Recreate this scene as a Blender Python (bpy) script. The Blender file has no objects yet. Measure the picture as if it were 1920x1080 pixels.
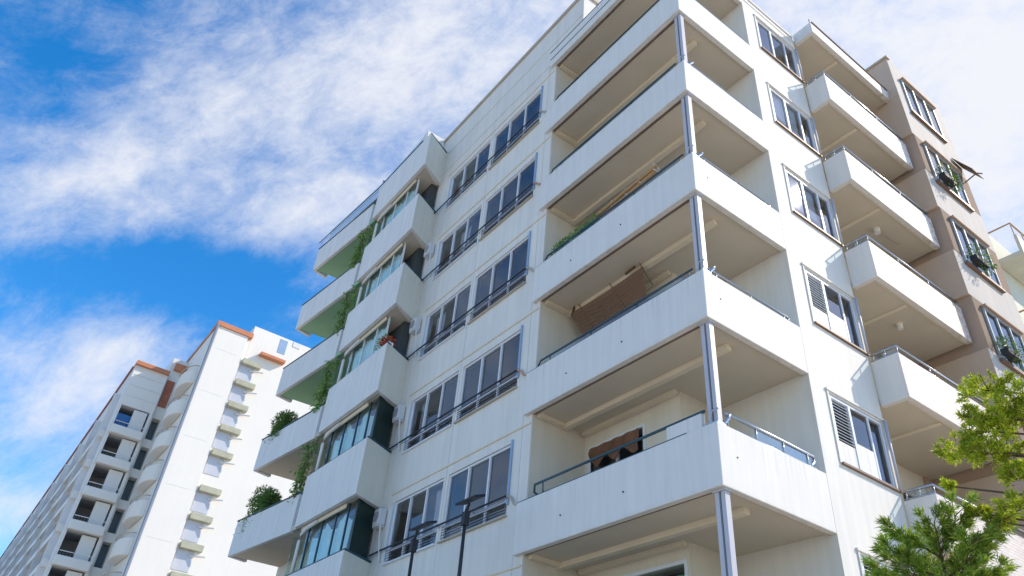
import bpy, bmesh, math, random
from mathutils import Vector, Matrix
random.seed(7)
S = bpy.context.scene
COL = S.collection
PI = math.pi
ZG = -5.77            # ground height; z = 0 is the underside of the second-floor parapet
H = 2.8               # storey height

# ------------------------------------------------------------------ camera
cam_d = bpy.data.cameras.new('camera'); cam = bpy.data.objects.new('camera', cam_d); COL.objects.link(cam)
cam_d.sensor_width = 36; cam_d.lens = 1410.09 / 1920 * 36
cam_d.clip_start = .1; cam_d.clip_end = 6000
def cam_axes(yaw, pit, rol):
    f = Vector((math.cos(yaw)*math.cos(pit), math.sin(yaw)*math.cos(pit), math.sin(pit)))
    r = Vector((math.sin(yaw), -math.cos(yaw), 0)); u = r.cross(f)
    return math.cos(rol)*r + math.sin(rol)*u, -math.sin(rol)*r + math.cos(rol)*u, f
R_, U_, F_ = cam_axes(2.55933, .635313, .096943)
m = Matrix((R_, U_, -F_)).transposed().to_4x4(); m.translation = Vector((6.3761, -7.9419, -4.1692))
cam.matrix_world = m
S.camera = cam

# ------------------------------------------------------------------ exposure, sun, sky
S.view_settings.view_transform = 'Standard'; S.view_settings.look = 'None'
S.view_settings.exposure = 0.84; S.view_settings.gamma = 1
SUN_DIR = Vector((.57, .93, .92)).normalized()
sd = bpy.data.lights.new('sun', 'SUN'); sd.energy = 2.75; sd.angle = math.radians(.5); sd.color = (1, .86, .68)
so = bpy.data.objects.new('sun', sd); COL.objects.link(so)
so.rotation_euler = SUN_DIR.to_track_quat('Z', 'Y').to_euler(); so.location = (20, 30, 40)

w = bpy.data.worlds.new('World'); S.world = w; w.use_nodes = True
nt = w.node_tree; nt.nodes.clear()
def wn(t, **k):
    n = nt.nodes.new(t)
    for a, b in k.items(): setattr(n, a, b)
    return n
def wm(op, a, b=None, c=None):
    n = wn('ShaderNodeMath', operation=op)
    for i, v in enumerate((a, b, c)):
        if v is None: continue
        if isinstance(v, (int, float)): n.inputs[i].default_value = v
        else: nt.links.new(v, n.inputs[i])
    return n.outputs[0]
sky = wn('ShaderNodeTexSky', sky_type='NISHITA', sun_disc=False)
sky.sun_elevation = math.asin(SUN_DIR.z); sky.sun_rotation = math.atan2(SUN_DIR.x, SUN_DIR.y)
sky.air_density = 1.0; sky.dust_density = .4; sky.ozone_density = 3.0; sky.altitude = 0
tc = wn('ShaderNodeTexCoord'); D = tc.outputs['Generated']
def wdot(vec):
    n = wn('ShaderNodeVectorMath', operation='DOT_PRODUCT'); nt.links.new(D, n.inputs[0]); n.inputs[1].default_value = vec
    return n.outputs['Value']
# cirrus: streaked noise over the sky's directions, and banks of cloud standing at fixed bearings
e1 = Vector((2.954, 2.792, 3.274)).normalized(); e2 = Vector((-5.955, 11.728, -6.912)).normalized(); e3 = e1.cross(e2)
cx = wn('ShaderNodeCombineXYZ')
for i, (e, k) in enumerate(((e1, 3.0), (e2, 4.4), (e3, 3.6))):
    nt.links.new(wm('MULTIPLY', wdot(e), k), cx.inputs[i])
def wnoise(scale, det, rough, dist, lac=2.1):
    n = wn('ShaderNodeTexNoise'); n.inputs['Scale'].default_value = scale; n.inputs['Detail'].default_value = det
    n.inputs['Roughness'].default_value = rough; n.inputs['Distortion'].default_value = dist; n.inputs['Lacunarity'].default_value = lac
    nt.links.new(cx.outputs[0], n.inputs['Vector']); return n.outputs['Fac']
big = wnoise(1.5, 10, .62, .55); fine = wnoise(5.6, 9, .70, .3)
dens = wm('ADD', wm('MULTIPLY', big, 1.6), wm('MULTIPLY', fine, 1.2))
BANKS = [
 ((2.954, 2.792, 3.274), (-5.955, 11.728, -6.912), .46),
 ((3.338, 2.544, 1.879), (-3.067, 7.17, -4.253), .74),
 ((5.569, 6.526, 4.772), (-8.588, 17.205, -15.404), .55),
 ((4.736, 6.175, 7.44), (-18.75, 31.109, -23.035), .35),
 ((3.587, 2.368, -1.563), (-1.98, 2.355, -2.676), 1.0),
 ((3.693, 3.971, -.436), (-4.544, 4.428, -4.415), .65),
 ((.395, 9.808, .544), (-9.309, 4.533, -22.043), .46),
 ((1.78, 15.194, 4.855), (-8.72, 11.744, -24.658), .4),
 ((5.016, 12.165, 8.437), (-12.692, 23.862, -28.896), .45),
 ((1.366, 12.394, 3.229), (-6.593, 12.125, -26.333), .4),
 ((5.364, 7.31, 7.956), (-9.272, 10.807, -8.495), -.45),
 ((2.009, 8.301, 1.06), (-9.026, 4.766, -16.007), -.7),
 ((2.682, 9.367, 3.424), (-14.393, 12.681, -24.542), -.4),
 ((4.104, 6.493, 6.014), (-16.901, 27.316, -24.743), .3),
 ((2.2, -3.0, .4), (1.5, .4, 3.4), .50), ((3.4, -1.2, .2), (.6, 1.0, 4.0), .40)]  # last pair out of view, added for pane reflections and shade-side fill
for A, B, wt in BANKS:
    q = wm('ADD', wm('POWER', wdot(A), 2), wm('POWER', wdot(B), 2))
    dens = wm('MULTIPLY_ADD', wm('POWER', 2.71828, wm('MULTIPLY', q, -1)), wt, dens)
mr = wn('ShaderNodeMapRange', interpolation_type='SMOOTHSTEP'); nt.links.new(dens, mr.inputs[0])
mr.inputs[1].default_value = 1.08; mr.inputs[2].default_value = 2.62
hsv = wn('ShaderNodeHueSaturation'); hsv.inputs['Saturation'].default_value = 1.38; hsv.inputs['Value'].default_value = .15
nt.links.new(sky.outputs[0], hsv.inputs['Color'])
mix = wn('ShaderNodeMix', data_type='RGBA'); nt.links.new(mr.outputs[0], mix.inputs[0])
nt.links.new(hsv.outputs[0], mix.inputs[6]); mix.inputs[7].default_value = (.50, .51, .545, 1)
bg = wn('ShaderNodeBackground'); bg.inputs[1].default_value = 1.0; nt.links.new(mix.outputs[2], bg.inputs[0])
wo = wn('ShaderNodeOutputWorld'); nt.links.new(bg.outputs[0], wo.inputs[0])

# ------------------------------------------------------------------ materials
MATS = {}
def mat(name, col, rough=.7, metal=0, var=.06, scale=1.5, streak=0., board=0., bump=.0, bscale=60, spec=.35, stain=0., staincol=(.30, .26, .2), drip=0., endstain=0.):
    if name in MATS: return MATS[name]
    mt = bpy.data.materials.new(name); mt.use_nodes = True; t = mt.node_tree; b = t.nodes['Principled BSDF']
    b.inputs['Roughness'].default_value = rough; b.inputs['Metallic'].default_value = metal
    b.inputs['Specular IOR Level'].default_value = spec
    L = t.links.new; N = t.nodes.new
    geo = N('ShaderNodeNewGeometry'); P = geo.outputs['Position']
    def noise(sc, det=4, vec=None, rough=.55):
        n = N('ShaderNodeTexNoise'); n.inputs['Scale'].default_value = sc; n.inputs['Detail'].default_value = det
        n.inputs['Roughness'].default_value = rough
        L(vec or P, n.inputs['Vector']); return n.outputs['Fac']
    def mapping(s):
        n = N('ShaderNodeMapping'); n.inputs['Scale'].default_value = s; L(P, n.inputs['Vector']); return n.outputs[0]
    def rng(v, a, b2, c, d):
        n = N('ShaderNodeMapRange'); L(v, n.inputs[0])
        for i, x in enumerate((a, b2, c, d)): n.inputs[i+1].default_value = x
        return n.outputs[0]
    def mul(a, b2):
        n = N('ShaderNodeMath'); n.operation = 'MULTIPLY'
        for i, x in enumerate((a, b2)):
            if isinstance(x, (int, float)): n.inputs[i].default_value = x
            else: L(x, n.inputs[i])
        return n.outputs[0]
    f = rng(noise(scale, 6), .25, .75, 1 - var, 1 + var)
    if streak: f = mul(f, rng(noise(1, 5, mapping((7, 7, .35))), .3, .75, 1 + streak*.4, 1 - streak))
    if board:
        wv = N('ShaderNodeTexNoise'); wv.inputs['Scale'].default_value = 1; wv.inputs['Detail'].default_value = 1
        L(mapping((5.5, 5.5, .02)), wv.inputs['Vector']); f = mul(f, rng(wv.outputs['Fac'], .3, .7, 1 - board, 1 + board*.5))
    vm = N('ShaderNodeVectorMath'); vm.operation = 'SCALE'; vm.inputs[0].default_value = col; L(f, vm.inputs['Scale'])
    colout = vm.outputs[0]
    if stain:
        mk = N('ShaderNodeMix'); mk.data_type = 'RGBA'
        s1 = rng(noise(1, 6, mapping((9, 9, .6)), .7), .58, .85, 0, stain)
        L(s1, mk.inputs[0]); L(colout, mk.inputs[6]); mk.inputs[7].default_value = (*staincol, 1); colout = mk.outputs[2]
    def m2(op, a, b2):
        n = N('ShaderNodeMath'); n.operation = op; n.use_clamp = op == 'MULTIPLY'
        for i, x in enumerate((a, b2)):
            if isinstance(x, (int, float)): n.inputs[i].default_value = x
            else: L(x, n.inputs[i])
        return n.outputs[0]
    def over(cin, fac, c2):
        mk = N('ShaderNodeMix'); mk.data_type = 'RGBA'; L(fac, mk.inputs[0]); L(cin, mk.inputs[6]); mk.inputs[7].default_value = (*c2, 1); return mk.outputs[2]
    if drip or endstain:
        sp = N('ShaderNodeSeparateXYZ'); L(P, sp.inputs[0])
    if drip:            # rain streaks that start under the coping of each parapet
        fr = m2('FRACT', m2('DIVIDE', m2('ADD', sp.outputs[2], 28.0), 2.8), 0)
        top = rng(fr, .10, .345, 0, 1)
        st = mul(rng(noise(1, 5, mapping((16, 16, .35)), .6), .52, .74, 0, drip), rng(noise(.9, 3), .42, .62, .1, 1.2))
        colout = over(colout, m2('MULTIPLY', st, top), (.34, .31, .26))
        foot = rng(fr, .0, .03, .22, 0); colout = over(colout, m2('MULTIPLY', foot, rng(noise(5, 4), .4, .7, 0, 1)), (.42, .34, .24))
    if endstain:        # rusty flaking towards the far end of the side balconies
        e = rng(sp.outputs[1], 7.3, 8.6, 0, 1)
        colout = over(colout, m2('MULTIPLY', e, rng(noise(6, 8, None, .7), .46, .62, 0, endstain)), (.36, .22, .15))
    L(colout, b.inputs['Base Color'])
    if bump:
        bn = N('ShaderNodeBump'); bn.inputs['Strength'].default_value = bump; bn.inputs['Distance'].default_value = .01
        L(noise(bscale, 4), bn.inputs['Height']); L(bn.outputs[0], b.inputs['Normal'])
    MATS[name] = mt; return mt
WHITE = mat('white_render', (.72, .70, .655), .75, var=.03, streak=.08, board=.02, bump=.14, stain=.2)
PARA = mat('white_parapet_paint', (.72, .71, .685), .7, var=.03, streak=.06, board=.02, bump=.14, stain=.2, drip=.5)
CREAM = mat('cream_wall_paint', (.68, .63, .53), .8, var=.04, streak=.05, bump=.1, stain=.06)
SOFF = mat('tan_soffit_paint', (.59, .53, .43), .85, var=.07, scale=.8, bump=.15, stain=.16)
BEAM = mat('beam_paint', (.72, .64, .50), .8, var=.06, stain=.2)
GREENBOUNCE = mat('soffit_green_bounce', (.28, .48, .30), .85, var=.06)  # green reflected light put into the soffit colour of the upper balconies
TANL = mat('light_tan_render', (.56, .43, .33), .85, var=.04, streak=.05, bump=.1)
TAND = mat('dark_shaded_tan', (.44, .32, .24), .85, var=.05, streak=.05, bump=.1)
FRAME = mat('white_aluminium', (.70, .73, .78), .4, var=.03)
BLUEFR = mat('blue_trim', (.25, .38, .55), .45)
TEAL = mat('teal_metal', (.03, .08, .11), .4, var=.1)
DARKM = mat('dark_metal', (.03, .035, .045), .7, var=.1)
STEEL = mat('brushed_steel', (.42, .46, .52), .3, metal=.8, var=.1)
POST = mat('lilac_grey_post_paint', (.48, .48, .53), .45, var=.04)
POSTD = mat('grey_post_groove', (.18, .19, .23), .5)
BROWN = mat('brown_pipe', (.20, .12, .08), .5, var=.1)
COPING = mat('tan_coping', (.45, .40, .32), .7, var=.1)
ROOM = mat('room_plaster', (.42, .40, .37), .9)
ORANGE = mat('orange_roof_cap', (.52, .21, .11), .7, var=.08)
DKGREEN = mat('dark_green_panel', (.012, .035, .03), .45, var=.15)
CURT = mat('teal_white_curtain', (.70, .86, .85), .8, var=.12, scale=4)
CURW = mat('pale_curtain', (.62, .66, .70), .85, var=.1, scale=4)
CURG = mat('green_curtain', (.34, .58, .42), .8, var=.15, scale=4)
REED = mat('reed', (.25, .15, .10), .8, var=.25, scale=14)
BAMBOO = mat('bamboo_roll', (.42, .27, .13), .7, var=.2, scale=14)
DRAPE = mat('orange_drape', (.17, .085, .05), .8, var=.35, scale=6)
ACM = mat('grey_casing', (.58, .60, .62), .5, var=.04)
WHITEP = mat('white_plastic', (.8, .8, .8), .3)
BARK = mat('bark', (.13, .09, .06), .9, var=.3, scale=20, bump=.5, bscale=40)
SOLARM = mat('dark_lamp_head', (.015, .02, .035), .6)
TERRA = mat('terracotta_bracket', (.50, .28, .20), .8, var=.15)
AWN = mat('brown_awning_cloth', (.22, .14, .08), .85, var=.2, scale=6)
RED = mat('red_petals', (.50, .05, .03), .6, var=.2)
DOORM = mat('brown_door', (.12, .07, .045), .5, var=.2)
PALEG = mat('pale_greenish_render', (.62, .62, .52), .8, var=.05, streak=.06)
BLUEP = mat('blue_panel', (.05, .20, .50), .5)
FARW = mat('far_white_tile', (.74, .72, .67), .6, var=.03, scale=.25, streak=.03)
FARG = mat('far_cream_wall', (.66, .66, .66), .7, var=.05, scale=.3)

def glass(name, tint, gloss, rough=.02):
    if name in MATS: return MATS[name]
    mt = bpy.data.materials.new(name); mt.use_nodes = True; t = mt.node_tree; t.nodes.clear(); N = t.nodes.new; L = t.links.new
    tr = N('ShaderNodeBsdfTransparent'); tr.inputs[0].default_value = (*tint, 1)
    gl = N('ShaderNodeBsdfGlossy'); gl.inputs['Roughness'].default_value = rough; gl.inputs['Color'].default_value = (.84, .88, .94, 1)
    lw = N('ShaderNodeFresnel'); lw.inputs['IOR'].default_value = 1.5
    ad = N('ShaderNodeMath'); ad.operation = 'MULTIPLY_ADD'; ad.inputs[1].default_value = 1.05; ad.inputs[2].default_value = gloss; ad.use_clamp = True
    L(lw.outputs[0], ad.inputs[0])
    bn = N('ShaderNodeBump'); bn.inputs['Strength'].default_value = .05; bn.inputs['Distance'].default_value = .02
    ns = N('ShaderNodeTexNoise'); ns.inputs['Scale'].default_value = 2.5; g = N('ShaderNodeNewGeometry'); L(g.outputs['Position'], ns.inputs['Vector'])
    L(ns.outputs['Fac'], bn.inputs['Height'])
    wn2 = N('ShaderNodeTexWhiteNoise'); wn2.noise_dimensions = '1D'; L(g.outputs['Random Per Island'], wn2.inputs['W'])
    v1 = N('ShaderNodeVectorMath'); v1.operation = 'MULTIPLY_ADD'; L(wn2.outputs['Color'], v1.inputs[0]); v1.inputs[1].default_value = (.07, .07, .07); v1.inputs[2].default_value = (-.035, -.035, -.035)
    v2 = N('ShaderNodeVectorMath'); v2.operation = 'ADD'; L(bn.outputs[0], v2.inputs[0]); L(v1.outputs[0], v2.inputs[1])
    v3 = N('ShaderNodeVectorMath'); v3.operation = 'NORMALIZE'; L(v2.outputs[0], v3.inputs[0]); L(v3.outputs[0], gl.inputs['Normal'])
    mx = N('ShaderNodeMixShader'); L(ad.outputs[0], mx.inputs[0]); L(tr.outputs[0], mx.inputs[1]); L(gl.outputs[0], mx.inputs[2])
    o = N('ShaderNodeOutputMaterial'); L(mx.outputs[0], o.inputs[0]); MATS[name] = mt; return mt
GLASS = glass('window_glass', (.80, .83, .86), .05)
GLASST = glass('teal_glass', (.86, .97, .97), .03)
GLASSG = glass('pale_blue_glass', (.72, .84, .95), .10)

def tile_mat():
    mt = bpy.data.materials.new('pinkish_white_tile'); mt.use_nodes = True; t = mt.node_tree; b = t.nodes['Principled BSDF']; N = t.nodes.new; L = t.links.new
    g = N('ShaderNodeNewGeometry'); s = N('ShaderNodeSeparateXYZ'); L(g.outputs['Position'], s.inputs[0])
    ad = N('ShaderNodeMath'); ad.operation = 'ADD'; L(s.outputs[0], ad.inputs[0]); L(s.outputs[1], ad.inputs[1])
    c = N('ShaderNodeCombineXYZ'); L(ad.outputs[0], c.inputs[0]); L(s.outputs[2], c.inputs[1])
    br = N('ShaderNodeTexBrick'); L(c.outputs[0], br.inputs['Vector']); br.inputs['Scale'].default_value = 1
    br.inputs['Brick Width'].default_value = .2; br.inputs['Row Height'].default_value = .065; br.inputs['Mortar Size'].default_value = .006
    br.inputs['Color1'].default_value = (.72, .64, .585, 1); br.inputs['Color2'].default_value = (.68, .60, .55, 1); br.inputs['Mortar'].default_value = (.52, .43, .38, 1)
    ns = N('ShaderNodeTexNoise'); ns.inputs['Scale'].default_value = 6; ns.inputs['Detail'].default_value = 8; ns.inputs['Roughness'].default_value = .7; L(g.outputs['Position'], ns.inputs['Vector'])
    m1 = N('ShaderNodeMapRange'); L(ns.outputs['Fac'], m1.inputs[0]); m1.inputs[1].default_value = .44; m1.inputs[2].default_value = .62; m1.inputs[4].default_value = .85
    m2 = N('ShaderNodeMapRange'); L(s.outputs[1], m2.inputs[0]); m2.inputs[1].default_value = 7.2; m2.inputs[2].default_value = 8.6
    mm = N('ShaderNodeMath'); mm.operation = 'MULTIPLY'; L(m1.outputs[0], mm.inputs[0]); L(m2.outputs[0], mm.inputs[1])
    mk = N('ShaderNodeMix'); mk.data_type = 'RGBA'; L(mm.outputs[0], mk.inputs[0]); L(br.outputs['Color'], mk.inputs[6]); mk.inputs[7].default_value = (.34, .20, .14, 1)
    L(mk.outputs[2], b.inputs['Base Color']); b.inputs['Roughness'].default_value = .6
    return mt
TILE = tile_mat()
PARB = mat('white_bay_paint', (.72, .715, .70), .7, var=.03, streak=.09, board=.035, bump=.14, stain=.24)
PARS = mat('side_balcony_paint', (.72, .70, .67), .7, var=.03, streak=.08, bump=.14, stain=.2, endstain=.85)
BAYS = mat('bay_side_light_tint', (.73, .72, .63), .75, var=.03, streak=.06, bump=.1, stain=.12)  # bay side faces: the warmer light they get is put into the colour

def leaf_mat(name, c1, c2, trans=.35):
    mt = bpy.data.materials.new(name); mt.use_nodes = True; t = mt.node_tree; t.nodes.clear(); N = t.nodes.new; L = t.links.new
    g = N('ShaderNodeNewGeometry'); r = N('ShaderNodeValToRGB'); L(g.outputs['Random Per Island'], r.inputs[0])
    r.color_ramp.elements[0].color = (*c1, 1); r.color_ramp.elements[1].color = (*c2, 1)
    ns = N('ShaderNodeTexNoise'); ns.inputs['Scale'].default_value = 3.5; L(g.outputs['Position'], ns.inputs['Vector'])
    mp = N('ShaderNodeMapRange'); L(ns.outputs['Fac'], mp.inputs[0]); mp.inputs[1].default_value = .3; mp.inputs[2].default_value = .7; mp.inputs[3].default_value = .65; mp.inputs[4].default_value = 1.3
    sc = N('ShaderNodeVectorMath'); sc.operation = 'SCALE'; L(r.outputs[0], sc.inputs[0]); L(mp.outputs[0], sc.inputs['Scale'])
    d = N('ShaderNodeBsdfPrincipled'); d.inputs['Roughness'].default_value = .45; L(sc.outputs[0], d.inputs['Base Color'])
    tl = N('ShaderNodeBsdfTranslucent'); L(sc.outputs[0], tl.inputs[0])
    mx = N('ShaderNodeMixShader'); mx.inputs[0].default_value = trans; L(d.outputs[0], mx.inputs[1]); L(tl.outputs[0], mx.inputs[2])
    o = N('ShaderNodeOutputMaterial'); L(mx.outputs[0], o.inputs[0]); return mt
LEAFY = leaf_mat('yellow_green_leaf', (.24, .36, .02), (.64, .68, .05), .5)
LEAFN = leaf_mat('needle_green_leaf', (.09, .21, .03), (.42, .52, .06), .45)
LEAFD = leaf_mat('dark_bush_leaf', (.04, .11, .02), (.20, .32, .06), .4)
LEAFV = leaf_mat('vine_leaf', (.10, .24, .05), (.32, .48, .12), .45)

# ------------------------------------------------------------------ mesh builder
WLOC = {}
class MB:
    def __init__(s): s.v = []; s.f = []; s.mi = []; s.k = 0
    def q(s, *pts):
        n = len(s.v); s.v += [tuple(p) for p in pts]; s.f.append(tuple(range(n, n+len(pts)))); s.mi.append(s.k)
    def box(s, x0, x1, y0, y1, z0, z1):
        n = len(s.v)
        s.v += [(x, y, z) for z in (z0, z1) for x, y in ((x0, y0), (x1, y0), (x1, y1), (x0, y1))]
        for f in ((3, 2, 1, 0), (4, 5, 6, 7), (0, 1, 5, 4), (1, 2, 6, 5), (2, 3, 7, 6), (3, 0, 4, 7)):
            s.f.append(tuple(n+i for i in f)); s.mi.append(s.k)
        return s
    def prism(s, poly, z0, z1):            # counter-clockwise outline seen from above
        n = len(s.v); k = len(poly)
        s.v += [(x, y, z0) for x, y in poly] + [(x, y, z1) for x, y in poly]
        s.f.append(tuple(n+i for i in reversed(range(k)))); s.f.append(tuple(n+k+i for i in range(k)))
        s.mi += [s.k]*2
        for i in range(k):
            j = (i+1) % k; s.f.append((n+i, n+j, n+k+j, n+k+i)); s.mi.append(s.k)
        return s
    def obox(s, c, ax, ay, az, hx, hy, hz):     # box on free axes
        c = Vector(c); n = len(s.v)
        s.v += [tuple(c + ax*hx*i + ay*hy*j + az*hz*k) for k in (-1, 1) for i, j in ((-1, -1), (1, -1), (1, 1), (-1, 1))]
        for f in ((3, 2, 1, 0), (4, 5, 6, 7), (0, 1, 5, 4), (1, 2, 6, 5), (2, 3, 7, 6), (3, 0, 4, 7)):
            s.f.append(tuple(n+i for i in f)); s.mi.append(s.k)
        return s
    def tube(s, pts, r, seg=8, r1=None):
        pts = [Vector(p) for p in pts]; rings = []
        for i, p in enumerate(pts):
            a = pts[max(i-1, 0)]; b = pts[min(i+1, len(pts)-1)]; d = (b-a).normalized()
            u = d.cross(Vector((0, 0, 1)) if abs(d.z) < .9 else Vector((1, 0, 0))).normalized(); v = d.cross(u)
            rr = r if r1 is None else r + (r1-r)*i/(len(pts)-1)
            n = len(s.v); rings.append(n)
            s.v += [tuple(p + (u*math.cos(2*PI*j/seg) + v*math.sin(2*PI*j/seg))*rr) for j in range(seg)]
        for a, b in zip(rings, rings[1:]):
            for j in range(seg):
                k = (j+1) % seg; s.f.append((a+j, b+j, b+k, a+k)); s.mi.append(s.k)
        s.f.append(tuple(rings[0]+j for j in range(seg))); s.f.append(tuple(rings[-1]+j for j in reversed(range(seg)))); s.mi += [s.k]*2
        return s
    def build(s, name, mats, parent=None, smooth=False, bevel=0, origin=None):
        if not isinstance(mats, (list, tuple)): mats = [mats]
        xs, ys, zs = zip(*s.v)
        o0 = Vector(origin) if origin else Vector(((min(xs)+max(xs))/2, (min(ys)+max(ys))/2, min(zs)))
        me = bpy.data.meshes.new(name); me.from_pydata([tuple(Vector(v)-o0) for v in s.v], [], s.f)
        for mm in mats: me.materials.append(mm)
        me.polygons.foreach_set('material_index', s.mi)
        if smooth: me.polygons.foreach_set('use_smooth', [True]*len(s.f))
        me.update()
        o = bpy.data.objects.new(name, me); COL.objects.link(o)
        o.location = o0 - (WLOC[parent.name] if parent else Vector())
        if parent: o.parent = parent
        WLOC[o.name] = o0
        if bevel:
            b = o.modifiers.new('bevel', 'BEVEL'); b.width = bevel; b.segments = 2; b.limit_method = 'ANGLE'
        return o
def tag(o, label, cat, group=None, kind=None):
    if label: o['label'] = label
    if cat: o['category'] = cat
    if group: o['group'] = group
    if kind: o['kind'] = kind
    return o
def thing(name, loc, label, cat, group=None):
    o = bpy.data.objects.new(name, None); COL.objects.link(o); o.location = loc; o.empty_display_size = .2
    WLOC[o.name] = Vector(loc); return tag(o, label, cat, group)
def copy_tree(o, parent, dloc=(0, 0, 0)):
    c = o.copy(); COL.objects.link(c); c.parent = parent; c.location = Vector(o.location) + Vector(dloc)
    WLOC[c.name] = WLOC[o.name] + Vector(dloc)
    for ch in list(o.children): copy_tree2(ch, c)
    return c
def copy_tree2(ch, par):
    d = ch.copy(); COL.objects.link(d); d.parent = par; WLOC[d.name] = WLOC[par.name] + Vector(d.location)
    for g in list(ch.children): copy_tree2(g, d)

# wall sheet with rectangular openings and reveals. axis 'y': plane y=pos, u=x, outside is -y.  axis 'x': plane x=pos, u=y, outside is +x
def wall(mb, axis, pos, u0, u1, z0, z1, holes, depth=.18):
    us = sorted({u0, u1, *[a for h in holes for a in h[:2]]}); zs = sorted({z0, z1, *[a for h in holes for a in h[2:]]})
    def P(u, d, z): return (u, pos+d, z) if axis == 'y' else (pos-d, u, z)
    for a, b in zip(us, us[1:]):
        for c, d in zip(zs, zs[1:]):
            um, zm = (a+b)/2, (c+d)/2
            if any(h[0] < um < h[1] and h[2] < zm < h[3] for h in holes): continue
            mb.q(P(a, 0, c), P(b, 0, c), P(b, 0, d), P(a, 0, d))
    for a, b, c, d in holes:
        mb.q(P(a, 0, c), P(a, depth, c), P(b, depth, c), P(b, 0, c)); mb.q(P(a, 0, d), P(b, 0, d), P(b, depth, d), P(a, depth, d))
        mb.q(P(a, 0, c), P(a, 0, d), P(a, depth, d), P(a, depth, c)); mb.q(P(b, 0, c), P(b, depth, c), P(b, depth, d), P(b, 0, d))
def room(mb, x0, x1, y0, y1, z0, z1, open_side):
    P = {'-y': (0, 1, 5, 4), '+x': (1, 2, 6, 5)}[open_side]
    v = [(x, y, z) for z in (z0, z1) for x, y in ((x0, y0), (x1, y0), (x1, y1), (x0, y1))]
    for f in ((3, 2, 1, 0), (4, 5, 6, 7), (0, 1, 5, 4), (1, 2, 6, 5), (2, 3, 7, 6), (3, 0, 4, 7)):
        if f != P: mb.q(*[v[i] for i in reversed(f)])
X, Y, Z = Vector((1, 0, 0)), Vector((0, 1, 0)), Vector((0, 0, 1))

# ------------------------------------------------------------------ ground
g = MB(); g.q((-3000, -3000, ZG), (3000, -3000, ZG), (3000, 3000, ZG), (-3000, 3000, ZG))
tag(g.build('ground', mat('ground_paving', (.52, .46, .37), .9, var=.12, scale=.4)), 'pale paved ground around the apartment blocks', 'ground', kind='structure')

# ================================================================== main apartment building
B = thing('apartment_building', (-8, 3, ZG), 'white six storey corner apartment block with wraparound balconies, nearest in view', 'building')
LV = range(-1, 5)
WY = .10
# ---- left (window) wall
mb = MB(); holes = []
for k in LV:
    for a, b in ((-10.12, -7.86), (-7.66, -5.28)): holes.append((a, b, H*k+.86, H*k+2.38))
wall(mb, 'y', WY, -11.0, -4.65, ZG, 14.2, holes, .2)
mb.q((-4.65, WY, ZG), (-4.65, .15, ZG), (-4.65, .15, 14), (-4.65, WY, 14))
mb.build('wall', WHITE, B)
mb = MB(); mb.prism([(-11.6, WY+.004), (-3.5, WY+.004), (-3.5, 6), (-11.6, 6)], 14.2, 16.15); mb.build('penthouse_wall', WHITE, B)
mb = MB(); mb.box(-11.64, -3.46, WY-.05, .2, 16.15, 16.27).box(-3.56, -3.44, .2, 6.05, 16.15, 16.27); mb.build('coping', COPING, B)
mb = MB(); mb.box(-11.0, -3.51, WY-.012, WY+.003, 15.2, 15.23).box(-11, -4.86, WY-.012, WY+.003, 14.28, 14.31); mb.build('string_course', WHITE, B)
# string courses over the windows: thin shadow-casting beads
for k in LV:
    mb = MB(); mb.box(-10.35, -4.68, WY-.022, WY-.002, H*k+2.60, H*k+2.64); mb.build('string_course', BEAM, B)
# vertical construction joints
mb = MB()
for x in (-7.76, -4.95): mb.box(x-.006, x+.006, WY-.004, WY-.001, ZG, 14.15)
mb.build('wall_joint', mat('joint_grey', (.5, .5, .5), .9), B)
# rooms behind the windows
for k in LV:
    mb = MB(); room(mb, -10.5, -4.9, WY+.2, 1.49, H*k+.3, H*k+2.55, '-y'); mb.build('room', ROOM, B)
# ---- windows of the left wall
def window_left(a, b, z, extra):
    y = WY + .05; t = .045; w_ = b - a
    f = MB(); z0, z1, zt = z+.87, z+2.37, z+1.20
    f.box(a, b, y-.02, y+.05, z0, z0+t).box(a, b, y-.02, y+.05, z1-t, z1).box(a, a+t, y-.021, y+.05, z0+t, z1-t).box(b-t, b, y-.021, y+.05, z0+t, z1-t)
    f.box(a+t, b-t, y-.019, y+.05, zt-.03, zt+.02)
    o = f.build('window', FRAME, B)
    for i in (1, 2):
        x = a + w_*i/3; mlo = MB(); mlo.box(x-.022, x+.022, y-.03, y+.045, z0+t, z1-t); mlo.build('mullion', FRAME, o)
    p = MB()
    for i in range(3):
        x0, x1 = a + w_*i/3 + .02, a + w_*(i+1)/3 - .02; d = .012*(i % 2)
        p.q((x0, y+.012+d, zt), (x1, y+.012+d, zt), (x1, y+.012+d, z1-.02), (x0, y+.012+d, z1-.02))
        p.q((x0, y+.015, z0+.02), (x1, y+.015, z0+.02), (x1, y+.015, zt-.01), (x0, y+.015, zt-.01))
    p.build('pane', GLASS, o)
    s = MB(); s.box(a-.03, b+.03, WY-.06, WY+.06, z0-.035, z0-.002); s.build('sill', COPING if extra else FRAME, o)
    if extra: e = MB(); e.box(b+.002, b+.06, WY-.03, WY-.003, z0+.2, z1+.06); e.build('side_trim', BLUEFR, o)
    else: e = MB(); e.box(a-.05, a-.002, WY-.02, WY-.003, z0+.1, z1); e.build('side_trim', mat('pale_blue_trim', (.45, .58, .72), .5), o)
    lo = MB()                                    # lower guard bars in front of the bottom lights
    for i in range(5): zz = z0 + .05 + i*.058; lo.box(a+.04, b-.04, WY-.035, WY-.027, zz, zz+.010)
    lo.build('guard_bars', DARKM, o)
    return o
wl = window_left(-10.12, -7.86, -H, False); wr = window_left(-7.66, -5.28, -H, True)
for k in range(0, 5):
    copy_tree(wl, B, (0, 0, H*(k+1))); copy_tree(wr, B, (0, 0, H*(k+1)))
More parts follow.
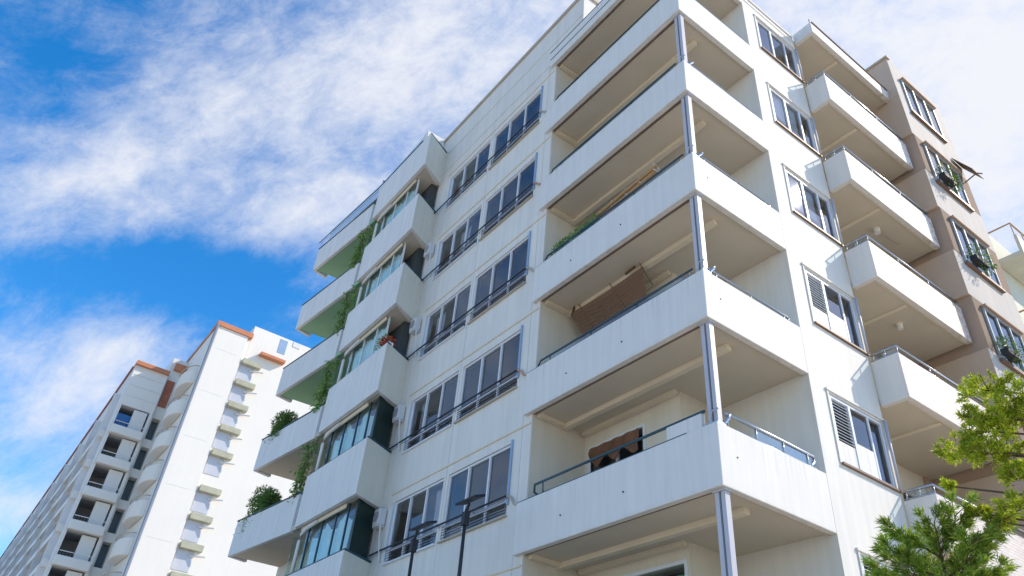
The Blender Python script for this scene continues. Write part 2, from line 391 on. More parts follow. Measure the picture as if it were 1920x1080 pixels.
# dark rail along each window row, with brackets
for k in LV:
    z = H*k + 1.23; sag = random.uniform(-.02, .02)
    r = MB(); r.tube([(-10.86, .03, z-.03), (-10.3, .03, z-.01), (-7.7, .028, z+sag*.4), (-5.22, .03, z)], .020)
    o = r.build('clothes_rail', DARKM, B, smooth=True)
    for x in (-10.2, -8.9, -7.76, -6.4, -5.25): r = MB(); r.tube([(x, .03, z), (x, WY, z-.04)], .010, 6); r.build('bracket', STEEL, o)
    r = MB(); r.tube([(-5.2, .03, z), (-5.08, .05, z-.08), (-4.98, .04, z-.22), (-4.84, .03, z-.28)], .028, 7, .016); r.build('cable_loop', TERRA if k % 2 else COPING, o, smooth=True)
    r = MB(); r.tube([(-10.86, .03, z-.03), (-10.95, .06, z-.2), (-10.93, .07, z-1.1)], .010, 6); r.build('cable', DARKM, o)

# ---- corner balconies
PH = .966
def corner_balcony(k, ph=PH):
    z = H*k
    p = MB(); p.prism([(-4.83, 0), (0, 0), (0, 2.57), (-.12, 2.57), (-.12, .12), (-4.83, .12)], z, z+ph)
    o = p.build('balcony', PARA, B, bevel=.012)
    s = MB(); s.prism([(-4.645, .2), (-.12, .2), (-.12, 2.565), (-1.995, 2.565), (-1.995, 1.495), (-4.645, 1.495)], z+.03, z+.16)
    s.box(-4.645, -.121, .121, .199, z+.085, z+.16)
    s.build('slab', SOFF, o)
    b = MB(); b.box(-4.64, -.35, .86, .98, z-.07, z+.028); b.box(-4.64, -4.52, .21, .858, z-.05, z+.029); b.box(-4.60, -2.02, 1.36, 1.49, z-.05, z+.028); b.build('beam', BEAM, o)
    d = MB(); d.box(-.118, -.105, .13, 2.55, z-.012, z+.029); d.build('drip_edge', COPING, o)
    d = MB(); d.box(-4.64, -.125, .121, .150, z+.002, z+.05); d.build('groove_shade', BROWN, o)  # dark strip paints in the shade of the gap behind the parapet foot
    return o, z
def post(o, z0, z1):
    p = MB(); p.box(-.235, -.165, .10, .20, z0, z1).box(-.125, -.055+.0, .10, .20, z0, z1)
    p.k = 1; p.box(-.163, -.127, .125, .175, z0, z1); p.k = 0
    p.box(-.26, -.03, .075, .225, z1-.03, z1-.001)
    return p.build('post', [POST, POSTD], o)
for k in range(-1, 6):
    o, z = corner_balcony(k, PH if k < 5 else .66)
    if k == 0 or k == -1:
        r = MB(); zt = z + 1.22
        r.tube([(-4.3, .16, z+1.0), (-4.42, .10, z+1.10), (-4.36, .05, zt), (-3.0, .05, zt+.005), (-.25, .05, zt+.01)], .024)
        r.tube([(-4.1, .055, z+1.0), (-4.12, .055, zt)], .012).tube([(-.9, .055, z+.97), (-.9, .055, zt)], .012)
        r.tube([(-4.82, .03, z+PH+.012), (-.6, .03, z+PH+.012)], .016)
        r.build('handrail', TEAL, o, smooth=True)
        r = MB(); r.tube([(-.05, .25, zt-.02), (-.05, 1.4, zt-.01), (-.06, 2.38, zt-.02), (-.09, 2.42, zt-.08), (-.1, 2.3, z+.98)], .026)
        r.tube([(-.05, .45, z+PH+.03), (-.05, 2.4, z+PH+.03)], .014)
        for y in (.3, .95, 1.6, 2.2): r.tube([(-.05, y, z+.96), (-.05, y, zt-.01)], .014, 6)
        r.build('handrail', STEEL, o, smooth=True)
        r = MB(); r.q((-.06, .9, z+1.0), (-.06, 2.3, z+1.0), (-.06, 2.3, zt-.03), (-.06, .9, zt-.03)); r.build('rail_glass', GLASSG, o)
        r = MB(); r.box(-1.0, -.3, .02, .10, z+PH+.002, z+1.2); r.build('parapet_block', PARA, o)
    elif k < 5:
        r = MB(); zt = z + PH + .15
        r.tube([(-4.45, .12, z+PH), (-4.5, .06, z+PH+.08), (-4.4, .04, zt), (-.25, .04, zt)], .020)
        r.tube([(-4.82, .03, z+PH+.016), (-.2, .03, z+PH+.016)], .014)
        for i in range(4): x = -4.1 + i*1.25; r.tube([(x, .045, z+PH), (x, .045, zt)], .012, 6)
        r.build('handrail', TEAL, o, smooth=True)
        r = MB(); r.tube([(-.05, .2, zt-.02), (-.05, 2.3, zt-.04), (-.05, 2.35, z+PH)], .018); r.tube([(-.05, .2, z+PH+.016), (-.05, 2.5, z+PH+.016)], .012)
        for i in range(3): y = .4 + i*.9; r.tube([(-.05, y, z+PH), (-.05, y, zt-.02)], .010, 6)
        r.build('handrail', STEEL, o, smooth=True)
        r = MB(); r.q((-4.2, .05, z+PH+.02), (-.4, .05, z+PH+.02), (-.4, .05, zt-.02), (-4.2, .05, zt-.02)); r.build('rail_glass', GLASSG, o)
    else:
        r = MB(); r.tube([(-4.86, .02, z+.70), (-.02, .02, z+.70), (-.02, 2.55, z+.70)], .02); r.tube([(-4.8, -.01, z+.30), (-.05, -.01, z+.30)], .008, 6); r.build('handrail', DARKM, o, smooth=True)
    if k < 5:
        post(o, z+PH-.0, z+H)
        c = MB(); zz = z + PH                     # fittings at the foot of the corner post
        c.box(-.26, -.03, .06, .24, zz+.002, zz+.05); c.tube([(-.05, .22, zz+.05), (-.02, .30, zz+.16), (-.05, .36, zz+.24)], .028)
        c.tube([(-.16, .05, zz+.1), (-.10, .02, zz+.2), (-.02, .08, zz+.24)], .016); c.build('post_shoe', STEEL, o)
    # drain holes
    if k in (-1, 0, 1, 2):
        c = MB()
        for x, dz in ((-3.5, .42), (-1.95, .42)): c.tube([(x, .03, z+dz), (x, -.012, z+dz)], .016, 8)
        c.tube([(-.03, .38, z+.52), (.006, .38, z+.52)], .014, 8)
        c.build('drain_hole', DARKM, o)
# ---- walls inside the corner recess
mb = MB()
bholes = [(-4.45, -2.95, H*k+.20, H*k+2.42) for k in LV if k >= 0] + [(-4.3, -2.1, -H+.2, -H+2.5)]
wall(mb, 'y', 1.5, -4.65, -2.0, ZG, 14.0, bholes, .12)
wall(mb, 'x', -2.0, 1.5, 2.57, ZG, 14.0, [], .1)
mb.q((-4.65, .14, ZG), (-4.65, 1.5, ZG), (-4.65, 1.5, 14), (-4.65, .14, 14))
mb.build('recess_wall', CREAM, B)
mb = MB(); mb.q((-2.0, 2.57, ZG), (0, 2.57, ZG), (0, 2.57, 14.0), (-2.0, 2.57, 14.0)); mb.build('recess_wall', WHITE, B)
for k in LV:
    mb = MB(); room(mb, -4.6, -2.02, 1.62, 3.6, H*k+.18, H*k+2.5, '-y'); mb.build('room', ROOM, B)
    a, b = (-4.45, -2.95) if k >= 0 else (-4.3, -2.1); z0 = H*k+.2; z1 = H*k + (2.42 if k >= 0 else 2.5)
    f = MB(); y = 1.47
    f.box(a-.06, a, y, y+.08, z0, z1).box(b, b+.06, y, y+.08, z0, z1).box(a-.06, b+.06, y, y+.08, z1, z1+.06).box((a+b)/2-.03, (a+b)/2+.03, y+.04, y+.1, z0, z1)
    o = f.build('balcony_door', FRAME, B)
    p = MB(); p.q((a, y+.07, z0), (b, y+.07, z0), (b, y+.07, z1), (a, y+.07, z1)); p.build('pane', GLASS, o)
# ---- right wall of the corner wing
mb = MB(); rh = [(3.10, 4.68, H*k+1.32, H*k+2.62) for k in LV]
wall(mb, 'x', 0, 2.57, 4.76, ZG, 14.40, rh, .15)
mb.q((0, 2.57, 14.0), (0, 2.57, 14.4), (-4, 2.57, 14.4), (-4, 2.57, 14.0)); mb.q((0, 2.57, 14.4), (0, 4.76, 14.4), (-4, 4.76, 14.4), (-4, 2.57, 14.4))
mb.q((0, 4.76, 14.4), (0, 4.76, ZG), (-1.6, 4.76, ZG), (-1.6, 4.76, 14.4))
mb.build('wall', WHITE, B)
mb = MB(); mb.box(-.3, .03, 2.9, 4.73, 14.40, 14.47).box(-.3, .015, 2.6, 4.73, 14.2, 14.23); mb.build('coping', WHITE, B)
for k in LV:
    mb = MB(); room(mb, -1.4, -.15, 2.9, 4.74, H*k+1.0, H*k+2.66, '+x'); mb.build('room', ROOM, B)
    mb = MB(); mb.box(.002, .035, 3.0, 4.74, H*k+2.66, H*k+2.70).box(.002, .02, 3.02, 3.06, H*k+1.3, H*k+2.66); mb.build('window_hood', WHITE, B)
def right_window(z, louvred):
    f = MB(); x0, x1 = -.07, -.01; z0, z1 = z+1.33, z+2.61; t = .045; a, b = 3.11, 4.67
    f.box(x0, x1, a, b, z0, z0+t).box(x0, x1, a, b, z1-t, z1).box(x0, x1-.002, a, a+t, z0+t, z1-t).box(x0, x1-.002, b-t, b, z0+t, z1-t)
    c1, c2 = (3.66, 4.24)
    f.box(x0, x1+.005, c1-.03, c1+.03, z0+t, z1-t).box(x0, x1-.004, c2-.025, c2+.025, z0+t, z1-t)
    o = f.build('window', FRAME, B)
    s = MB(); s.box(-.0+.002, .05, a-.05, b+.09, z0-.05, z0-.012); s.build('sill', BROWN, o)
    pp = MB(); pp.tube([(.045, 4.71, z0-.02), (.045, 4.72, z1+.05)], .028); pp.build('corner_pipe', POST, o, smooth=True)
    p = MB()
    if louvred:
        q = MB(); q.box(x0+.01, x1-.01, a+t, c1-.03, z0+t, z0+.42); q.box(x0+.01, x1-.01, c1+.03, c2-.025, z0+t, z0+.55); q.build('panel', PARA, o)
        lv = MB()
        for i in range(12):
            zz = z0 + .47 + i*.063; lv.obox((x1-.025, (a+t+c1-.03)/2, zz), Y, (X*.8 - Z*.6).normalized(), (X*.6 + Z*.8).normalized(), (c1-.03-a-t)/2, .026, .005)
        lv.build('louvre', FRAME, o)
        q = MB(); q.q((x0, a, z0+.4), (x0, c1, z0+.4), (x0, c1, z1-t), (x0, a, z1-t)); q.build('louvre_backing', DARKM, o)
        p.q((x0+.03, c1, z0+.55), (x0+.03, c2, z0+.55), (x0+.03, c2, z1-t), (x0+.03, c1, z1-t))
    else:
        p.q((x0+.03, a, z0), (x0+.03, c1, z0), (x0+.03, c1, z1), (x0+.03, a, z1)); p.q((x0+.03, c1, z0), (x0+.03, c2, z0), (x0+.03, c2, z1), (x0+.03, c1, z1))
    p.q((x0+.02, c2, z0), (x0+.02, b, z0), (x0+.02, b, z1), (x0+.02, c2, z1)); p.build('pane', GLASS, o)
    return o
wA = right_window(-H, True); wB = right_window(2*H, False)
for k in (0, 1): copy_tree(wA, B, (0, 0, H*(k+1)))
for k in (3, 4): copy_tree(wB, B, (0, 0, H*(k-2)))
for k in (2, 3):                                   # pull-down blinds behind the upper right windows
    mb = MB(); mb.q((-.12, 3.15, H*k+(1.9 if k == 3 else 1.7)), (-.12, 4.2, H*k+1.75), (-.12, 4.2, H*k+2.6), (-.12, 3.15, H*k+2.6)); mb.build('window_blind', CURW, B)
# ---- bay tower on the left
SB = 2.86
def zb(j): return 2.4 + SB*j
BX0, BX1 = -14.15, -10.4
# back wall behind bays and far balconies
mb = MB(); mb.q((-18.5, .45, ZG), (-10.98, WY+.02, ZG), (-10.98, WY+.02, 16), (-18.5, .45, 16))
mb.q((-18.5, 8, ZG), (-18.5, .45, ZG), (-18.5, .45, 16), (-18.5, 8, 16)); mb.q((-11.6, 6, 16), (-18.5, .45, 16), (-18.5, 8, 16)); mb.build('wall', WHITE, B)
def bay(j):
    z = zb(j); p = MB(); p.prism([(BX0, -.85), (BX1, -.85), (-10.88, .12), (-11.0, .12), (-11.02, -.05), (-10.56, -.73), (BX0, -.73)], z, z+1.5)
    o = p.build('bay', [PARB, BAYS], B, bevel=.012)
    for pl in o.data.polygons:
        if pl.normal.x > .5: pl.material_index = 1
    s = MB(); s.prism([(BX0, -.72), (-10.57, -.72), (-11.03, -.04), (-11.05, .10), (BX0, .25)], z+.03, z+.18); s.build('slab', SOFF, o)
    r = MB(); zt = z + 1.53
    r.tube([(BX0, -.80, zt), (BX1-.04, -.80, zt), (-10.86, .08, zt)], .028, 6); r.build('handrail', TEAL, o)
    if j < 4:
        zn = zb(j+1)
        bx = MB(); bx.box(BX0+.15, -11.25, -.70, -.63, zn-.10, zn+.028); bx.build('roller_box', BEAM, o, bevel=.03)
        f = MB()
        for x in (-13.6, -12.75, -11.9, -11.2): f.box(x-.02, x+.02, -.62, -.57, z+1.35, zn+.02)
        f.box(BX0+.3, -10.8, -.625, -.575, zt-.1, zt-.06); f.build('glazing_bar', TEAL if j < 1 else FRAME, o)
        gl = MB(); gl.q((-13.75, -.60, zt-.15), (-10.79 if j < 1 else -11.4, -.60, zt-.15), (-10.79 if j < 1 else -11.4, -.60, zn+.02), (-13.75, -.60, zn+.02)); gl.build('pane', GLASST, o)
        t = MB(); t.tube([(-13.78, -.74, zt-.15), (-13.80, -.74, zn-.42), (-13.74, -.74, zn-.24), (-13.5, -.72, zn-.12), (-12.9, -.70, zn-.06)], .055, 8); t.build('white_pipe', WHITE, o, smooth=True)
        if j < 1:
            d = MB(); d.q((-10.78, -.61, zt-.1), (-10.68, -.61, zt-.1), (-10.68, -.61, zn+.02), (-10.78, -.61, zn+.02)); d.q((-10.68, -.61, zt-.1), (-10.97, -.01, zt-.1), (-10.97, -.01, zn+.02), (-10.68, -.61, zn+.02)); d.build('side_panel', DKGREEN, o)
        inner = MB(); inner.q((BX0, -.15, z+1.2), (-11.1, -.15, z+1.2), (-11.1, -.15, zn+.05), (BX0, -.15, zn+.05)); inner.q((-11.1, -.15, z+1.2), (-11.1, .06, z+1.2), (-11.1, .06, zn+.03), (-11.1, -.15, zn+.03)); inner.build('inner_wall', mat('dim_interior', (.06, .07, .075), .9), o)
    return o
for j in range(-1, 5): bay(j)
# roof-level screen over the bays and far balconies
mb = MB(); mb.prism([(-18.7, -.95), (-14.2, -.62), (-11.25, -.62), (-11.25, .08), (-18.5, .40)], 15.45, 15.55); mb.build('roof_screen', PARA, B)
mb = MB(); mb.box(-11.5, -11.2, -.62, .09, 15.2, 16.3); mb.build('penthouse_wall', PARA, B)
mb = MB(); mb.q((-18.6, -.93, 15.55), (-14.2, -.62, 15.55), (-14.2, -.62, 16.15), (-18.6, -.93, 16.15)); mb.q((-14.2, -.62, 15.55), (-11.5, -.62, 15.55), (-11.5, -.62, 16.25), (-14.2, -.62, 16.15)); mb.build('roof_glass', mat('frosted_pane', (.62, .68, .74), .3), B)
# ---- far angled balconies
def far_balcony(j):
    z = zb(j)
    p = MB(); p.prism([(-18.6, -1.20), (-14.55, -.80), (-14.55, -.68), (-18.5, -1.08), (-18.62, -.55), (-18.75, -.58)], z, z+1.10)
    o = p.build('balcony', PARB, B, bevel=.012)
    s = MB(); s.prism([(-18.48, -1.09), (-14.17, -.735), (-14.17, .27), (-18.4, .44)], z+.03, z+.17); s.build('slab', GREENBOUNCE if j >= 2 else SOFF, o)
    r = MB(); r.tube([(-18.7, -.6, z+1.14), (-18.6, -1.2, z+1.14), (-14.5, -.78, z+1.14)], .025, 6); r.build('handrail', TEAL, o)
    if j == 4:
        r = MB(); r.tube([(-18.7, -1.24, z+1.5), (-14.2, -.88, z+1.6), (-11.0, -.82, z+1.62)], .02, 6); r.build('handrail', TEAL, o)
        r = MB(); r.q((-18.6, -1.2, z+1.14), (-14.2, -.84, z+1.14), (-14.2, -.84, z+1.58), (-18.6, -1.2, z+1.48)); r.build('rail_glass', GLASSG, o)
    d = MB(); d.box(-14.54, -14.17, -.70, -.68, z+.0, z+1.2); d.build('side_glass', GLASSG, o)
    d = MB(); d.box(-15.0, -14.97, -.5, .2, z+1.1, z+SB); d.build('divider', GLASST, o)
    return o
for j in range(-1, 5): far_balcony(j)
mb = MB()
for j in range(-1, 4): mb.box(-17.8, -15.3, .22, .30, zb(j)+.2, zb(j)+2.3)
o = mb.build('balcony_door', mat('dim_door_glass', (.08, .11, .13), .15), B)

# ---- second balcony stack on the right wall
Z2 = lambda k: 2.99 + 2.8*k
TX = .57
def side_balcony(k):
    z = Z2(k); top = .96 if k < 4 else .42
    p = MB(); p.prism([(0.003, 4.80), (TX, 4.80), (TX, 8.50), (TX-.12, 8.50), (TX-.12, 4.92), (0.003, 4.92)], z, z+top)
    p.mi = [0]*len(p.f)
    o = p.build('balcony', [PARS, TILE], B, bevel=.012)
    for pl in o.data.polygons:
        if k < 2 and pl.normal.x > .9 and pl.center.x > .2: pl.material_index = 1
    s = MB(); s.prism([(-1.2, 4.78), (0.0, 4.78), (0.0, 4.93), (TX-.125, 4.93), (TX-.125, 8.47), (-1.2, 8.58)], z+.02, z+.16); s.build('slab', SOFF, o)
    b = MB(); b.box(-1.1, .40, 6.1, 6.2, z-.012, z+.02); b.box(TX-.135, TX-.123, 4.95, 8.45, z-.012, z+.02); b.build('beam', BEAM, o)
    if k < 4:
        r = MB(); zt = z + top
        r.tube([(.02, 4.83, zt+.17), (TX-.03, 4.83, zt+.17), (TX-.03, 8.45, zt+.17)], .024, 6); r.tube([(.02, 4.84, zt+.03), (TX-.04, 4.84, zt+.03), (TX-.04, 8.45, zt+.03)], .018, 6)
        for q in ((.06, 4.84), (.3, 4.84), (TX-.03, 4.86), (TX-.03, 6.0), (TX-.03, 7.2), (TX-.03, 8.4)): r.tube([(*q, zt), (*q, zt+.16)], .012, 6)
        r.build('handrail', STEEL, o, smooth=True)
        r = MB(); r.q((.04, 4.85, zt+.03), (TX-.05, 4.85, zt+.03), (TX-.05, 4.85, zt+.16), (.04, 4.85, zt+.16)); r.build('rail_glass', GLASSG, o)
    else:
        r = MB(); r.tube([(TX+.01, 4.85, z+top+.02), (TX+.01, 8.45, z+top+.02)], .022, 6); r.tube([(TX-.03, 4.83, z+top), (TX-.03, 4.83, z+top+.18)], .012, 6); r.build('handrail', BROWN, o)
    return o
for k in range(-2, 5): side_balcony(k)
mb = MB(); holes = [(7.25, 8.25, Z2(k)+.2, Z2(k)+2.2) for k in range(-2, 4)]
wall(mb, 'x', -1.2, 4.76, 8.6, ZG, 14.4, holes, .12); mb.build('recess_wall', CREAM, B)
mb = MB(); mb.box(-1.195, -1.15, 8.27, 8.595, ZG, 14.1); mb.build('recess_pier', TAND, B)
for k in range(-2, 4):
    d = MB(); d.box(-1.34, -1.26, 7.25, 8.25, Z2(k)+.2, Z2(k)+2.2); o = d.build('balcony_door', DOORM, B)
    d = MB(); d.box(-1.262, -1.24, 7.4, 7.9, Z2(k)+.9, Z2(k)+2.05); d.build('pane', GLASS, o)

# ================================================================== tan block on the right
T = thing('apartment_building', (-1, 10, ZG), 'tan rendered apartment block projecting past the right hand balcony stack', 'building')
TXF = .83
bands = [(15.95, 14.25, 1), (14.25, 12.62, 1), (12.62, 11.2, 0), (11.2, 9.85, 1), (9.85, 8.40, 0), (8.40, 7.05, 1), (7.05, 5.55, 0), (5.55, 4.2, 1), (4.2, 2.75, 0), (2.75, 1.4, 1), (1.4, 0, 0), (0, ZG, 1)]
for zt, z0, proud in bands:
    e = .10 if proud else 0  # set-back bands take darker tan: their shade is put into the colour
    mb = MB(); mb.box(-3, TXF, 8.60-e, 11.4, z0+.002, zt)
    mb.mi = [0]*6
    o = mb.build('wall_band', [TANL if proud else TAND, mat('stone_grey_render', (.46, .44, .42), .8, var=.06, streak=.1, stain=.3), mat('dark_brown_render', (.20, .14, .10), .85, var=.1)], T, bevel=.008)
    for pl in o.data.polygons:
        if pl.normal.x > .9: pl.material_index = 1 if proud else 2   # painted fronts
mb = MB(); mb.box(-.6, TXF+.05, 8.44, 8.62, 15.95, 16.02); mb.build('coping', COPING, T)
zw = [14.1, 11.3, 8.5, 5.7, 2.9, .1]
for i, z in enumerate(zw):
    f = MB(); x0 = TXF + .005; a, b = 8.95, 10.7; z0, z1 = z-.25, z+1.15
    f.box(x0, x0+.05, a, b, z0, z0+.05).box(x0, x0+.05, a, b, z1-.05, z1).box(x0, x0+.048, a, a+.05, z0+.05, z1-.05).box(x0, x0+.048, b-.05, b, z0+.05, z1-.05)
    for y in (9.5, 10.1): f.box(x0, x0+.06, y-.03, y+.03, z0+.05, z1-.05)
    o = f.build('window', mat('grey_blue_frame', (.36, .41, .46), .5), T)
    p = MB(); p.box(x0, x0+.02, a+.05, b-.05, z0+.05, z1-.05); p.build('pane', mat('dark_pane', (.02, .025, .035), .08, spec=.6), o)
    p = MB(); p.box(x0, x0+.08, a-.02, b+.05, z0-.1, z0-.02); p.build('sill', BROWN, o); p = MB(); p.box(x0, x0+.12, a-.02, b+.05, z1+.01, z1+.06); p.build('hood', TAND, o)
aw = thing('awning', (TXF, 11.2, 12.6), 'brown sloping awning high on the far edge of the tan block', 'awning')
mb = MB(); mb.prism([(TXF+.02, 10.75), (TXF+.42, 10.75), (TXF+.42, 11.38), (TXF+.02, 11.38)], 13.15, 13.19)
mb.v = [(x, y, z - (x-TXF)*1.9) for x, y, z in mb.v]; mb.build('canopy', AWN, aw)
mb = MB(); mb.tube([(TXF+.01, 11.05, 12.3), (TXF+.40, 11.05, 12.42), (TXF+.52, 11.05, 12.3)], .02); mb.build('support_arm', BROWN, aw)

Q = thing('apartment_building', (-1, 15, ZG), 'pale greenish apartment block farthest right beyond the tan block', 'building')
mb = MB(); mb.box(-4, .55, 11.7, 17, ZG, 11.3); mb.build('wall', PALEG, Q)
for k in range(5):
    z = 10.2 - 2.8*k; p = MB(); p.box(.56, 1.25, 12.2, 14.8, z-.15, z); p.box(1.17, 1.25, 12.2, 14.8, z, z+.55); o = p.build('balcony', PALEG, Q)
    r = MB(); r.tube([(.6, 12.22, z+1.0), (1.2, 12.22, z+1.0), (1.2, 14.8, z+1.0)], .025, 6)
    for i in range(5): r.tube([(1.2, 12.22+i*.64, z+.5), (1.2, 12.22+i*.64, z+1.0)], .014, 6)
    r.build('handrail', BAMBOO, o)

# ================================================================== background blocks on the left
def B1(y, z, s=1.4953): return -7.942+(y+7.942)*s, -4.169+(z+4.169)*s
TW = thing('apartment_building', (-62, 0, ZG), 'tall bright white tower with a vertical stack of hooded stair windows', 'building')
xf = -54.0
y0, _ = B1(-1.42, 0); y1, zt = B1(.62, 18.5); y2, zt2 = B1(6.5, 19.5)
yst0, zs0 = B1(.40, 0); 
mb = MB(); mb.box(xf-26, xf, y1, y2, ZG, zt2); mb.build('wall', FARW, TW)
mb = MB(); mb.box(xf-26, xf+.35, y0, yst0, ZG, zt); mb.build('wall', FARW, TW)
mb = MB(); mb.box(xf-25.9, xf-.01, yst0+.001, y1, ZG, zt); mb.build('wall', FARW, TW)
mb = MB(); mb.box(xf-1.2, xf+.5, y0-.12, y1+.02, zt+.002, zt+.42); mb.build('roof_cap', ORANGE, TW)
mb = MB(); mb.box(xf-26.1, xf-1.21, y0-.12, y0+.6, zt+.002, zt+.25); mb.build('roof_edge', TERRA, TW)
a, b_ = B1(1.34, 17.7); c_, d_ = B1(2.86, 17.7)
mb = MB(); mb.box(xf+.002, xf+.6, a, c_, b_, b_+.25); mb.build('roof_ledge', ORANGE, TW)
for i in range(9):                                   # tile joints across the blank strip
    z = zt - 2.1 - i*4.0; mb = MB(); mb.box(xf+.352, xf+.358, y0+.45, yst0-.4, z, z+.05); mb.build('panel_joint', FARG, TW)
mb = MB(); aa, zz = B1(2.3, 18.0); mb.box(xf+.002, xf+.03, aa, aa+.7, zz+.6, zz+2.0); mb.build('roof_window', BLUEFR, TW)
mb = MB(); mb.box(xf+.002, xf+.05, aa+1.2, aa+1.9, zz+1.7, zz+2.2); mb.build('vent', FARG, TW)
for z in (16.98, 15.63, 14.23, 12.81, 11.37, 9.9, 9.36-.0, 7.9, 6.46, 5.0, 3.6, 2.2, .8):
    if z == 9.9: continue
    ya, zc = B1(.52, z); yb, _ = B1(1.62, z)
    p = MB(); p.box(xf+.002, xf+.5, ya, yb, zc-.25, zc+.2)
    o = p.build('window_hood', mat('mossy_concrete', (.42, .42, .32), .9, var=.15), TW)
    p = MB(); p.box(xf+.002, xf+.04, ya-.05, ya+1.2, zc-1.75, zc-.28); p.build('pane', mat('pale_grey_glass', (.50, .52, .58), .35), o)
    p = MB(); p.tube([(xf+.1, ya+.9, zc-.62), (xf+.5, yb+.3, zc-.55)], .07, 6); p.build('guard_bar', FARG, o)
dp = MB(); dp.tube([(xf+.45, y0-.05, ZG), (xf+.45, y0-.05, zt)], .13, 6); dp.build('downpipe', mat('slate_pipe', (.20, .24, .30), .5), TW)
# rounded balconies on the tower's narrow flank
for i in range(11):
    zc = zt - 5.0 - i*2.85; pts = []
    for a in range(9): th = PI + PI*a/8; pts.append((xf-3.4 + 2.2*math.cos(th), y0 + .85*math.sin(th)))
    p = MB(); p.prism(pts, zc, zc+1.3); o = p.build('balcony', FARW, TW, bevel=.08)
    r = MB(); r.tube([(x, y, zc+1.6) for x, y in pts], .05, 5); r.build('handrail', COPING, o)

def B2(y, z, s=1.5184): return B1(y, z, s)
BB = thing('apartment_building', (-90, -2, ZG), 'long white apartment block with stepped balconies and orange roof edge, leftmost', 'building')
xg = -61.0
ya, zr = B2(-4.08, 16.5); yb, _ = B2(-2.40, 16.5); yc, zr2 = B2(-1.25, 17.9)
opens = []; zrow = []
for k in range(9):
    zt_ = B2(0, 14.0 - 1.775*k)[1]; zb_ = B2(0, 14.0 - 1.775*k - 1.3)[1]; zrow.append((zb_, zt_))
oy0, oy1 = B2(-4.12, 0)[0], B2(-2.56, 0)[0]; py0, py1 = B2(-2.28, 0)[0], B2(-1.85, 0)[0]
mb = MB(); wall(mb, 'x', xg, ya-.25, yb, ZG, zr, [(oy0, oy1, a, b) for a, b in zrow], .9)
mb.q((xg, ya-.25, zr), (xg, yb, zr), (xg-110, yb, zr), (xg-110, ya-.25, zr)); mb.build('wall', FARW, BB)
mb = MB()
mb.q((xg-110, ya-.25, ZG), (xg, ya-.25, ZG), (xg, ya-.25, zr), (xg-110, ya-.25, zr)); mb.build('side_wall', FARG, BB)
mb = MB(); wall(mb, 'x', xg-.5, yb, yc, ZG, zr2, [(py0, py1, a-.1, b-.1) for a, b in zrow], 1.2); mb.q((xg-.5, yb, zr-.1), (xg-.5, yb, zr2), (xg-20, yb, zr2), (xg-20, yb, zr-.1)); mb.q((xg-.5, yb, zr2), (xg-.5, yc, zr2), (xg-20, yc, zr2), (xg-20, yb, zr2)); mb.build('wall', FARW, BB)
mb = MB(); mb.box(xg-.9, xg+.32, ya-.3, yb+.02, zr+.002, zr+.36); mb.build('roof_cap', ORANGE, BB)
mb = MB(); mb.box(xg-110, xg-.91, ya-.4, ya+.3, zr+.002, zr+.2); mb.build('roof_edge', mat('rust_edge', (.30, .14, .11), .8), BB)
_, zo = B2(0, 17.1); mb = MB(); mb.box(xg-.49, xg-.2, B2(-2.2, 0)[0], B2(-1.5, 0)[0], zo, zo+.7); mb.build('roof_cap', ORANGE, BB)
_, zo2 = B2(0, 15.6); mb = MB(); mb.box(xg-.498, xg-.40, B2(-2.3, 0)[0], B2(-1.85, 0)[0], zo2-1.4, zo2+1.2); mb.build('roof_panel', mat('rust_panel', (.35, .13, .08), .8, var=.2), BB)
mb = MB()
for i in range(3): z = zr - .9 - i*1.0; mb.box(xg+.002, xg+.03, ya-.1, yb-.1, z, z+.05)
mb.build('cladding_joint', FARG, BB)
for i, (a, b) in enumerate(zrow):
    mb = MB(); room(mb, xg-3.2, xg-.9, oy0, oy1, a, b, '+x'); mb.build('room', mat('far_room', (.48, .48, .48), .9), BB)
    mb = MB(); mb.box(xg-.4, xg-.05, oy0+(oy1-oy0)*.48, oy1-.15, a+.02, b-.12); o = mb.build('balcony_partition', FARW, BB)
    mb = MB()
    mb.box(xg-.12, xg-.06, oy0, oy0+(oy1-oy0)*.5, a+.45, a+.5)
    for t_ in range(6): y = oy0 + .05 + t_*(oy1-oy0)*.095; mb.box(xg-.12, xg-.06, y, y+.04, a, a+.45)
    mb.build('handrail', DARKM, BB)
    mb = MB(); mb.box(xg+.002, xg+.55, oy0-.1, oy1+.1, a-.75, a-.02); mb.build('parapet', FARW, BB, bevel=.06)
    mb = MB(); mb.box(xg+.45, xg+.5, oy0, oy1, a+.28, a+.33); mb.build('handrail', FARG, BB)
    if i == 0: mb = MB(); mb.box(xg-.8, xg-.75, oy0+.05, oy0+(oy1-oy0)*.5, a+.3, b-.5); mb.build('balcony_screen', BLUEP, BB)
    mb = MB(); mb.q((xg-1.4, py0, a-.1), (xg-1.4, py1, a-.1), (xg-1.4, py1, b-.1), (xg-1.4, py0, b-.1)); mb.build('pane', mat('far_dark_glass', (.10, .14, .17), .2), BB)
    # long flank: floor slabs, dark window bands and fins seen edge-on
    mb = MB(); mb.box(xg-109, xg-1.5, ya-.65, ya-.252, a-.65, a-.05); mb.build('gallery', FARW, BB)
    mb = MB()
    for q in range(14): x = xg - 6 - q*7.4; mb.box(x-3.6, x-.5, ya-.262, ya-.252, a+.35, b-.2)
    mb.build('window_band', mat('far_dark_glass', (.10, .14, .17), .2), BB)
for q in range(15):
    mb = MB(); x = xg - 2 - q*7.4; mb.box(x-.25, x, ya-.75, ya-.25, ZG, zr-2.2); mb.build('fin_wall', FARG, BB)

